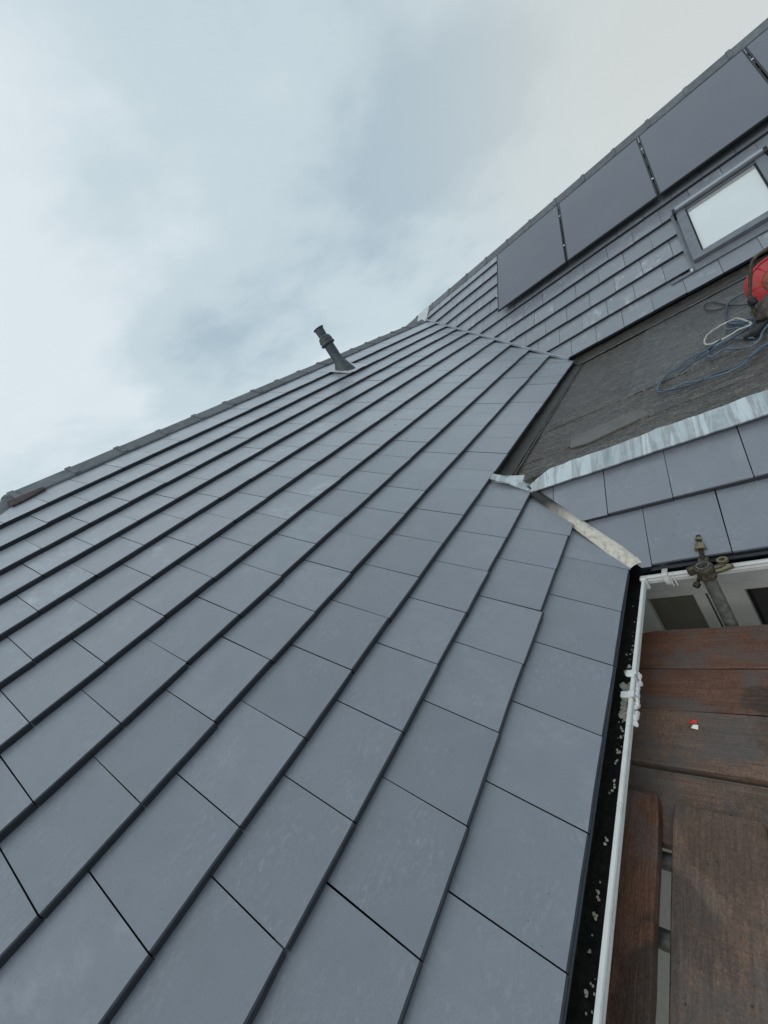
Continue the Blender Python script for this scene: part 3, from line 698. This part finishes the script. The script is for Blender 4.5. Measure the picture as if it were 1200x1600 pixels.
# ------------------------------------------------------------------ skylight
sk = MB(); 
def bx(b, y0, y1, s0, s1, h0, h1):
    pts = [PB(y0, s0), PB(y1, s0), PB(y1, s1), PB(y0, s1)]; n = Vector((-math.sin(BE), 0, math.cos(BE)))
    return b.prism(pts, n * h0, n * h1)
Y0, Y1, S0, S1 = -.705, .068, .338, 1.292
bx(sk, Y0, Y1, S0, S1, -.01, .045); skl = sk.build('skylight', M['sky_frame'], house)
skl['label'] = 'skylight with grey metal frame and white glazing above the flat roof'
b = MB(); bx(b, Y1 - .085, Y1, S0, S1 - .02, .045, .085); bx(b, Y0, Y0 + .085, S0, S1 - .02, .045, .085)
bx(b, Y0, Y1, S0 - .004, S0 + .075, .045, .083); bx(b, Y0 + .086, Y1 - .086, S1 - .10, S1 - .02, .045, .075); b.build('sash', M['sky_frame'], skl)
b = MB(); bx(b, Y1 - .099, Y1 - .086, S0 + .076, S1 - .1, .045, .068); bx(b, Y0 + .086, Y0 + .099, S0 + .076, S1 - .1, .045, .068)
bx(b, Y0 + .099, Y1 - .099, S0 + .076, S0 + .089, .045, .068); b.build('glazing_bead', M['rubber'], skl)
b = MB(); bx(b, Y0 - .006, Y1 + .008, S1 - .075, S1 + .02, .088, .112); b.build('top_cover', M['sky_frame'], skl)
b = MB(); bx(b, Y0 + .01, Y1 - .01, S1 - .062, S1 - .022, .112, .122); b.build('top_trim', M['trim'], skl)
b = MB(); bx(b, Y1 - .004, Y1 + .022, S1 - .11, S1 - .03, .04, .125); bx(b, Y0 - .022, Y0 + .004, S1 - .11, S1 - .03, .04, .125); b.build('hinge_cover', M['rubber'], skl)
b = MB(); bx(b, Y0 + .1, Y1 - .1, S0 + .09, S1 - .150, .046, .052); b.build('blind', M['blind'], skl)
b = MB(); bx(b, Y0 + .1, Y1 - .1, S1 - .149, S1 - .105, .046, .054); b.build('glass_top_shade', M['mortar'], skl)  # brown strip put in for the shadow along the top of the glass
b = MB(); bx(b, Y0 + .1, Y1 - .1, S0 + .09, S1 - .105, .060, .064); b.build('pane', M['glass'], skl)
# flashing round it
b = MB(); bx(b, Y1 + .002, Y1 + .050, S0 - .09, S1 + .05, .018, .030); bx(b, Y1 + .020, Y1 + .026, S0 - .09, S1 + .05, .030, .046)
bx(b, Y0 - .05, Y0 - .002, S0 - .07, S1 + .05, .018, .030); bx(b, Y0 - .05, Y1 + .05, S1 + .002, S1 + .03, .016, .040)
b.build('side_flashing', M['sky_frame'], skl)
b = MB(); v = []; f = []
for j in range(41):
    y = .30 - j * 1.35 / 40
    for i, (s, h) in enumerate(((.243 + .004 * noise.noise(Vector((y * 6, 1, 1))), .020), (.245 + .004 * noise.noise(Vector((y * 6, 1, 1))), .027), (.295, .030), (.360, .036 if -.74 < y < .1 else .012))):
        v.append(PB(y, s + (0 if -.78 < y < .12 or i < 2 else -.03 * (i - 1)), h + .002 * noise.noise(Vector((y * 9, i, 3)))))
for j in range(40):
    for i in range(3): f.append((j * 4 + i, j * 4 + i + 1, j * 4 + i + 5, j * 4 + i + 4))
b.add(v, f); b.build('apron_flashing', M['sky_frame'], skl, True)
b = MB(); bx(b, Y1 + .03, Y1 + .048, S0 - .095, S0 - .05, .03, .042); b.build('lead_corner', M['lead'], skl)

# ------------------------------------------------------------------ solar panels
def solar_panel(y0, y1, label):
    e = empty('solar_panel', PB((y0 + y1) / 2, 1.58, .05), label, 'solar panel', 'black solar panels along the ridge')
    s0, s1 = 1.640, 3.135
    b = MB(); t = .016
    for a in ((y0, y1, s0, s0 + t), (y0, y1, s1 - t, s1), (y0, y0 + t, s0 + t, s1 - t), (y1 - t, y1, s0 + t, s1 - t)): bx(b, *a, .125, .150)
    b.build('panel_frame', M['pvframe'], e)
    b = MB(); bx(b, y0 + t, y1 - t, s0 + t, s1 - t, .137, .1475); b.build('glass', M['pv'], e)
    for s in (2.02, 2.78):
        b = MB(); bx(b, y0 + .01, y1 - .01, s - .02, s + .02, .030, .125); b.build('rail', M['pvframe'], e)
        b = MB(); bx(b, y1 - .004, y1 + .018, s - .011, s + .011, .140, .155); b.build('clamp', M['alu'], e)
    return e
labs = ['leftmost solar panel, nearest the valley and the white lead patch', 'second solar panel from the left, ending above the left end of the skylight', 'third solar panel from the left, directly above the skylight', 'rightmost solar panel in the top right corner of the photo']
yy = 2.372
for i, l in enumerate(labs):
    solar_panel(yy - 1.106, yy, l); yy -= 1.118

# ------------------------------------------------------------------ vent pipe on the wing
vx, vy, vz = 4.594, 3.756, .754
vp = empty('vent_pipe', (vx, vy, vz), 'dark grey plastic flue pipe with ribbed cowl standing on the tiles near the ridge', 'vent pipe')
def lathe(prof, c, n=24):
    v = []; f = []
    for r, z in prof:
        for k in range(n): th = 2 * math.pi * k / n; v.append((c[0] + r * math.cos(th), c[1] + r * math.sin(th), c[2] + z))
    for i in range(len(prof) - 1):
        for k in range(n): f.append((i * n + k, i * n + (k + 1) % n, (i + 1) * n + (k + 1) % n, (i + 1) * n + k))
    return v, f
b = MB(); b.add(*lathe([(.071, -.05), (.071, .42)], (vx, vy, vz))); b.build('pipe', M['vent'], vp, True)
# sloping collar: wide oval foot on the slope that gathers round the pipe
v = []; f = []; n = 28; prof = [(0, 1.0), (.03, .97), (.10, .72), (.17, .56), (.24, .515), (.27, .51)]
for t, rr_ in prof:
    for k in range(n):
        th = 2 * math.pi * k / n; rx = .132 * rr_; ry = .132 * rr_
        x = vx + rx * math.cos(th); y = vy + ry * math.sin(th) - .02 * (1 - t / .27)
        zs = vz + (y - vy) * math.tan(AL) * max(0, 1 - t / .24) + .015
        v.append((x, y, zs + t))
for i in range(len(prof) - 1):
    for k in range(n): f.append((i * n + k, i * n + (k + 1) % n, (i + 1) * n + (k + 1) % n, (i + 1) * n + k))
MB().add(v, f).build('collar', M['vent'], vp, True)
b = MB(); b.add(*lathe([(.066, .415), (.100, .420), (.104, .435), (.096, .450), (.094, .470), (.099, .478), (.092, .490), (.088, .505), (.090, .515), (.078, .530), (.062, .545), (.058, .560), (.062, .565), (.062, .580), (.063, .600), (.066, .650), (.078, .655), (.078, .664), (.05, .664), (.048, .60)], (vx, vy, vz))); b.build('cowl', M['vent'], vp, True)
# lead slate
v = []; f = []; 
for i in range(9):
    for j in range(9):
        x = vx - .20 + .46 * i / 8; s = 3.50 + .36 * j / 8
        v.append(PA(x, s + .02 * noise.noise(Vector((i * .7, 0, 0))), .040 + .008 * noise.noise(Vector((i * .9, j * .9, 2)))))
for i in range(8):
    for j in range(8): f.append((i * 9 + j, (i + 1) * 9 + j, (i + 1) * 9 + j + 1, i * 9 + j + 1))
MB().add(v, f).build('lead_slate', M['lead'], vp, True)

# ------------------------------------------------------------------ scaffold
def jag_board(name, x0, x1, y0, y1, zt, mat, label, along='y', th=.038, endjag=0, tilt=0, rot=0):
    r = random.Random(hash((round(x0, 3), round(y0, 3))) % 999)
    b = MB(); n = 26; v = []; f = []
    L0, L1, W0, W1 = (y0, y1, x0, x1) if along == 'y' else (x0, x1, y0, y1)
    def P(l, w_, z): return (w_, l, z) if along == 'y' else (l, w_, z)
    for i in range(n + 1):
        l = L0 + (L1 - L0) * i / n
        e0 = .0028 * noise.noise(Vector((l * 5, x0 * 3, 1))) + .0016 * noise.noise(Vector((l * 19, x0 * 7, 2))); e1 = .0028 * noise.noise(Vector((l * 5, y0 * 3, 5))) + .0016 * noise.noise(Vector((l * 19, y1 * 3, 6)))
        a, c = W0 + e0, W1 + e1
        if endjag and i == n and along == 'y': c -= endjag * .5
        if along == 'x' and (i == n): a += .005; c -= .005
        zz = zt + .0015 * noise.noise(Vector((l * 2, x0, 0)))
        bev = .004
        v += [P(l, a, zz - th), P(l, a, zz - bev), P(l, a + bev, zz), P(l, (a + c) / 2, zz + .001), P(l, c - bev, zz), P(l, c, zz - bev), P(l, c, zz - th)]
    for i in range(n):
        for k in range(7): f.append((i * 7 + k, i * 7 + (k + 1) % 7, (i + 1) * 7 + (k + 1) % 7, (i + 1) * 7 + k))
    f.append(tuple(range(7))); f.append(tuple(range(n * 7 + 6, n * 7 - 1, -1)))
    c = Vector(((x0 + x1) / 2, (y0 + y1) / 2, zt))
    v = [Vector(q) - c for q in v]
    if along == 'y': v = [Vector((q.y, -q.x, q.z)) for q in v]     # grain runs along the local x axis
    me = mesh(name, v, f); bm = bmesh.new(); bm.from_mesh(me); bmesh.ops.recalc_face_normals(bm, faces=bm.faces); bm.to_mesh(me); bm.free()
    Mx = Matrix.Translation(c) @ Matrix.Rotation((R(90) if along == 'y' else 0) + rot, 4, 'Z')
    o = link(name, me, mat, None, Mx); tag(o, label, 'scaffold board', 'scaffold boards'); return o
ZT = -1.55
jag_board('scaffold_board', 1.437, 1.665, -1.6, .70, ZT, M['board_b'], 'dark red brown board nearest the window, its left end broken, farthest of those laid crossways', endjag=.03)
jag_board('scaffold_board', 1.233, 1.433, -1.6, .74, ZT, M['board_b'], 'crossways board second from the window wall, dark and wet at its gutter end')
jag_board('scaffold_board', 1.000, 1.228, -1.6, .74, ZT, M['board_a'], 'crossways board with the red and white scrap lying on it', rot=-.004)
jag_board('scaffold_board', .745, .972, -1.6, .74, ZT - .004, M['board_a'], 'lowest of the crossways boards, partly covered by the ends of the lengthwise boards', rot=-.012)
jag_board('scaffold_board', -.9, .868, .568, .796, ZT + .040, M['board_b'], 'brown lengthwise board running right beside the long gutter', 'x')
jag_board('scaffold_board', -.9, .852, .306, .530, ZT + .040, M['board_a'], 'wide pale brown lengthwise board in the bottom right corner', 'x')
jag_board('scaffold_board', -.9, .80, .065, .290, ZT + .030, M['board_a'], 'lengthwise board at the right edge beyond a dark gap', 'x')
jag_board('scaffold_board', -.9, .80, -.185, .045, ZT + .030, M['board_a'], 'outermost lengthwise board, beyond the right edge of the photo', 'x')
def tube_thing(name, p0, p1, label, r=.0242, open_end=False):
    p0, p1 = Vector(p0), Vector(p1); c = p0
    b = MB(); d = (p1 - p0).normalized()
    if open_end:
        pts = [p0, p1, p1, p0.lerp(p1, .8)]; b.tube([p0, p1], r, 24, False); b.tube([p0, p1], r - .004, 24, False)
        a = Vector((1, 0, 0)); c_ = Vector((0, 1, 0)); v = []; f = []
        for k in range(24):
            th = 2 * math.pi * k / 24; q = a * math.cos(th) + c_ * math.sin(th); v += [p1 + q * r, p1 + q * (r - .004)]
        for k in range(24): f.append((2 * k, 2 * k + 1, (2 * k + 3) % 48, (2 * k + 2) % 48))
        b.add(v, f)
    else: b.tube([p0, p1], r, 20)
    o = b.build(name, M['tube'], None, True); tag(o, label, 'scaffold tube', 'scaffold tubes'); return o
TX, TY = 1.735, .352
tube_thing('scaffold_tube', (TX, TY, GROUND), (TX, TY, -1.272), 'upright galvanised tube standing in front of the white gutter, coupler at its open top', open_end=True)
tube_thing('scaffold_tube', (.735, -1.6, -1.62), (.735, .80, -1.62), 'dark cross tube seen through the gap between lengthwise boards, the farther one')
tube_thing('scaffold_tube', (.54, -1.6, -1.62), (.54, .80, -1.62), 'grey cross tube seen through the gap between lengthwise boards, the nearer one')
tube_thing('scaffold_tube', (1.55, -1.6, -1.614), (1.55, .62, -1.614), 'cross tube hidden beneath the crossways boards')
# coupler
cp = empty('scaffold_coupler', (TX, TY, -1.32), 'rusty scaffold coupler with bolts clamped round the top of the upright tube', 'coupler')
b = MB(); b.add(*lathe([(.0255, -.052), (.033, -.052), (.035, -.04), (.031, -.026), (.035, -.012), (.035, .0), (.033, .006), (.0255, .006)], (TX, TY, -1.285), 28)); b.build('band', M['coupler'], cp, True)
b = MB(); Mz = Matrix.Rotation(R(20), 3, 'Z')
b.bbox((TX + .012, TY - .050, -1.308), (.022, .045, .036), .005, Mz); b.bbox((TX + .016, TY + .046, -1.306), (.022, .036, .040), .005, Mz); b.bbox((TX + .045, TY, -1.300), (.05, .040, .040), .006)
b.build('flange', M['coupler'], cp)
b = MB(); b.tube([(TX + .03, TY, -1.295), (TX + .10, TY, -1.262), (TX + .165, TY - .002, -1.232)], .0085, 10); b.build('bolt', M['bolt'], cp, True)
b = MB(); dd = Vector((.135, 0, .065)).normalized(); q = Vector((TX + .118, TY, -1.255))
b.tube([q - dd * .010, q + dd * .010], .0185, 6); b.tube([q - dd * .022, q - dd * .012], .022, 16); b.tube([q + dd * .028, q + dd * .040], .014, 6); b.build('nut', M['nut'], cp)
b = MB(); q = Vector((TX - .01, TY - .066, -1.300)); b.tube([q, q + Vector((.0, -.030, .010))], .012, 6); b.tube([q + Vector((0, .03, -.004)), q], .007, 8); b.add(*lathe([(.010, -.006), (.020, -.006), (.020, .006), (.010, .006), (.010, -.006)], (TX + .03, TY - .066, -1.285), 14)); b.build('nut', M['nut'], cp, True)
b = MB(); q = Vector((TX - .018, TY + .040, -1.348)); b.tube([q, q + Vector((-.016, .010, -.008))], .013, 6); b.tube([q + Vector((.03, -.01, .01)), q], .007, 8); b.build('bolt', M['bolt'], cp, True)

# scrap of wrapper on a board
b = MB(); b.add([(1.168, .470, ZT + .004), (1.172, .492, ZT + .010), (1.186, .488, ZT + .006), (1.184, .468, ZT + .012), (1.177, .480, ZT + .018), (1.158, .476, ZT + .006), (1.160, .490, ZT + .009), (1.166, .483, ZT + .016)], [(0, 1, 4), (1, 2, 4), (2, 3, 4), (3, 0, 4), (0, 3, 2, 1)])
sw = b.build('wrapper_scrap', M['wrap_red']); tag(sw, 'small crumpled red and white scrap of wrapper lying on a crossways board', 'litter')
b = MB(); b.add([(1.150, .466, ZT + .005), (1.152, .486, ZT + .008), (1.168, .484, ZT + .006), (1.166, .464, ZT + .009), (1.160, .475, ZT + .017)], [(0, 1, 4), (1, 2, 4), (2, 3, 4), (3, 0, 4), (0, 3, 2, 1)])
b.build('white_edge', M['wrap_white'], sw)

# ------------------------------------------------------------------ cables, reel and bag on the flat roof
def cable_thing(pts, mat, label, r=.006, lift=0, seed=0):
    P = spline([(x, y, 0) for x, y in pts], 6); out = []
    for i, p in enumerate(P):
        out.append(Vector((p.x, p.y, FZ(p.x) + .026 + r + lift + .004 * (1 + noise.noise(Vector((i * .25, seed, 0)))))))
    o = MB().tube(out, r, 8).build('cable', mat, None, True); tag(o, label, 'cable', 'loose cables on the flat roof'); return o
cable_thing([(3.071, -.124), (3.058, -.109), (3.001, -.057), (2.924, -.019), (2.856, .021), (2.84, .089), (2.879, .18), (2.962, .28), (2.944, .333), (2.968, .389), (3.047, .42), (3.173, .41), (3.302, .374), (3.357, .309), (3.448, .261), (3.492, .19), (3.442, .129), (3.433, .065), (3.47, .02), (3.396, -.021), (3.276, -.074)], M['cable_blue'], 'grey blue cable in the longest loop, reaching farthest left', seed=1)
cable_thing([(3.035, .418), (3.011, .405), (2.92, .333), (2.865, .23), (2.889, .151), (2.862, .061), (2.888, .011), (2.93, -.032), (2.992, -.082), (3.025, -.14), (3.1, -.3)], M['cable_navy'], 'dark blue cable lying beside the lower run of the longest loop', .0052, .004, 2)
cable_thing([(3.75, -.3), (3.823, -.215), (3.969, -.209), (4.27, -.203), (4.525, -.179), (4.645, -.138), (4.644, -.085), (4.561, -.039), (4.335, -.009), (4.111, .002), (3.873, -.013), (3.721, -.046), (3.611, -.095)], M['cable_navy'], 'navy cable bent into a round loop just below the red reel', .0065, .006, 3)
cable_thing([(3.611, -.095), (3.508, -.092), (3.488, -.054), (3.457, .021), (3.44, .086), (3.442, .129), (3.363, .143), (3.247, .137), (3.23, .117), (3.268, .064), (3.148, -.002), (3.096, -.057), (3.178, -.097), (3.301, -.123), (3.5, -.2)], M['cable_blue'], 'blue grey cable in a tangle in front of the brown bag', .0062, .010, 4)
cable_thing([(3.892, -.031), (3.913, .026), (3.872, .088), (3.803, .127), (3.689, .146), (3.57, .142), (3.512, .104), (3.515, .038), (3.566, -.034), (3.553, -.093), (3.74, -.075), (3.894, -.043), (3.90, -.008)], M['cable_cream'], 'cream coloured cable curved round in the middle of the tangle', .006, .014, 5)
cable_thing([(4.165, -.169), (4.262, -.119), (4.54, -.038), (4.963, .039), (5.067, .097), (4.918, .109), (4.708, .079), (4.539, .017), (4.52, -.037)], M['cable_dark'], 'thin dark cable in a small flat loop nearest the upper slope', .005, .0, 6)
cable_thing([(3.89, .0), (3.80, -.02), (3.74, -.055), (3.66, -.092), (3.60, -.10), (3.61, -.05), (3.66, -.01), (3.76, .025), (3.86, .02), (3.90, .0), (3.86, -.03), (3.72, -.10), (3.65, -.16), (3.68, -.24)], M['cable_blue'], 'grey blue cable in the small oval loop under the round navy loop', .0055, .012, 7)
cable_thing([(3.34, .20), (3.42, .13), (3.50, .07), (3.56, .01), (3.60, -.05), (3.64, -.09), (3.60, -.12), (3.52, -.10), (3.45, -.03), (3.38, .06), (3.30, .16), (3.24, .24), (3.16, .29)], M['cable_navy'], 'navy cable lying doubled through the middle of the tangle', .005, .018, 8)
reel = empty('cable_reel', (3.80, -.25, -.85), 'red cable reel with rusty orange hub and bent tube stand at the right edge', 'cable reel')
ax = Vector((-.93, -.05, .18)).normalized()
def disc(c, r, t, n=40, rim=.008):
    b = MB(); c = Vector(c)
    b.tube([c - ax * t, c - ax * (t - .003), c + ax * (t - .003), c + ax * t], [r - .004, r, r, r - .004], n)
    return b
C0 = Vector((3.80, -.283, -.684))
b = disc(C0, .146, .008); b.tube([C0 + ax * .008, C0 + ax * .016], [.13, .10], 32); b.build('flange', M['red'], reel, True)
b = disc(C0 - ax * .16, .146, .008); b.build('flange', M['red'], reel, True)
b = disc(C0 - ax * .08, .10, .075); b.build('wound_cable', M['cable_dark'], reel, True)
b = MB()
y_ = ax.cross(Vector((0, 0, 1))).normalized(); z_ = ax.cross(y_)
ring = [C0 + ax * .012 + (y_ * math.cos(t_ * math.pi / 20) + z_ * math.sin(t_ * math.pi / 20)) * .140 for t_ in range(41)]
b.tube(ring, .007, 8)
for t_ in range(6):
    d_ = y_ * math.cos(t_ * math.pi / 3) + z_ * math.sin(t_ * math.pi / 3); b.tube([C0 + ax * .012 + d_ * .07, C0 + ax * .010 + d_ * .138], .006, 6)
b.build('flange_rib', M['red'], reel, True)
b = MB(); b.tube([C0 + ax * .014, C0 + ax * .030, C0 + ax * .034], [.078, .070, .05], 28); b.build('hub', M['hub'], reel, True)
b = MB(); b.tube([C0 + ax * .03, C0 + ax * .062], [.022, .018], 6); b.tube([C0 + ax * .04 + Vector((0, .06, -.04)), C0 + ax * .04 + Vector((0, -.07, .03))], .008, 8); b.build('axle', M['nut'], reel)
tp = spline([(3.60, -.130, -.855), (3.61, -.130, -.70), (3.62, -.158, -.596), (3.62, -.187, -.511), (3.62, -.216, -.478), (3.63, -.262, -.470), (3.70, -.33, -.465), (3.85, -.40, -.46)], 6)
b = MB(); b.tube(tp, .0105, 10); b.tube([(3.60, -.13, -.853), (4.0, -.13, -.853)], .0105, 10); b.tube([(3.60, -.42, -.853), (4.0, -.42, -.853)], .0105, 10); b.build('stand', M['coupler'], reel, True)
b = MB(); b.bbox((3.595, -.135, -.71), (.05, .045, .05), .01); b.tube([(3.57, -.13, -.705), (3.55, -.15, -.715)], .012, 8); b.build('plug', M['rubber'], reel)
# bag: a slumped lumpy sack
bm = bmesh.new(); bmesh.ops.create_icosphere(bm, subdivisions=4, radius=1)
v = []
for q in bm.verts:
    c = q.co; k = 1 + .18 * noise.noise(c * 2.1) + .07 * noise.noise(c * 6); z_ = c.z * k
    v.append(Vector((3.62 + c.x * .15 * k, -.245 + c.y * .115 * k, -.805 + max(z_, -.62) * .085)))
bm.verts.index_update(); f = [tuple(x_.index for x_ in fc.verts) for fc in bm.faces]; bm.free()
o = MB().add(v, f).build('tool_bag', M['bag'], None, True); tag(o, 'dirty brown slumped bag between the red reel and the cables', 'bag')
b = MB(); b.bbox((3.36, -.105, -.835), (.13, .040, .040), .008, Matrix.Rotation(R(-25), 3, 'Z')); b.bbox((3.33, -.070, -.842), (.04, .07, .030), .006, Matrix.Rotation(R(-25), 3, 'Z')); b.tube([(3.42, -.13, -.835), (3.50, -.17, -.84)], .011, 8)
o = b.build('cable_connector', M['rubber']); tag(o, 'black plug connector joined to a cable in front of the brown bag', 'plug connector')
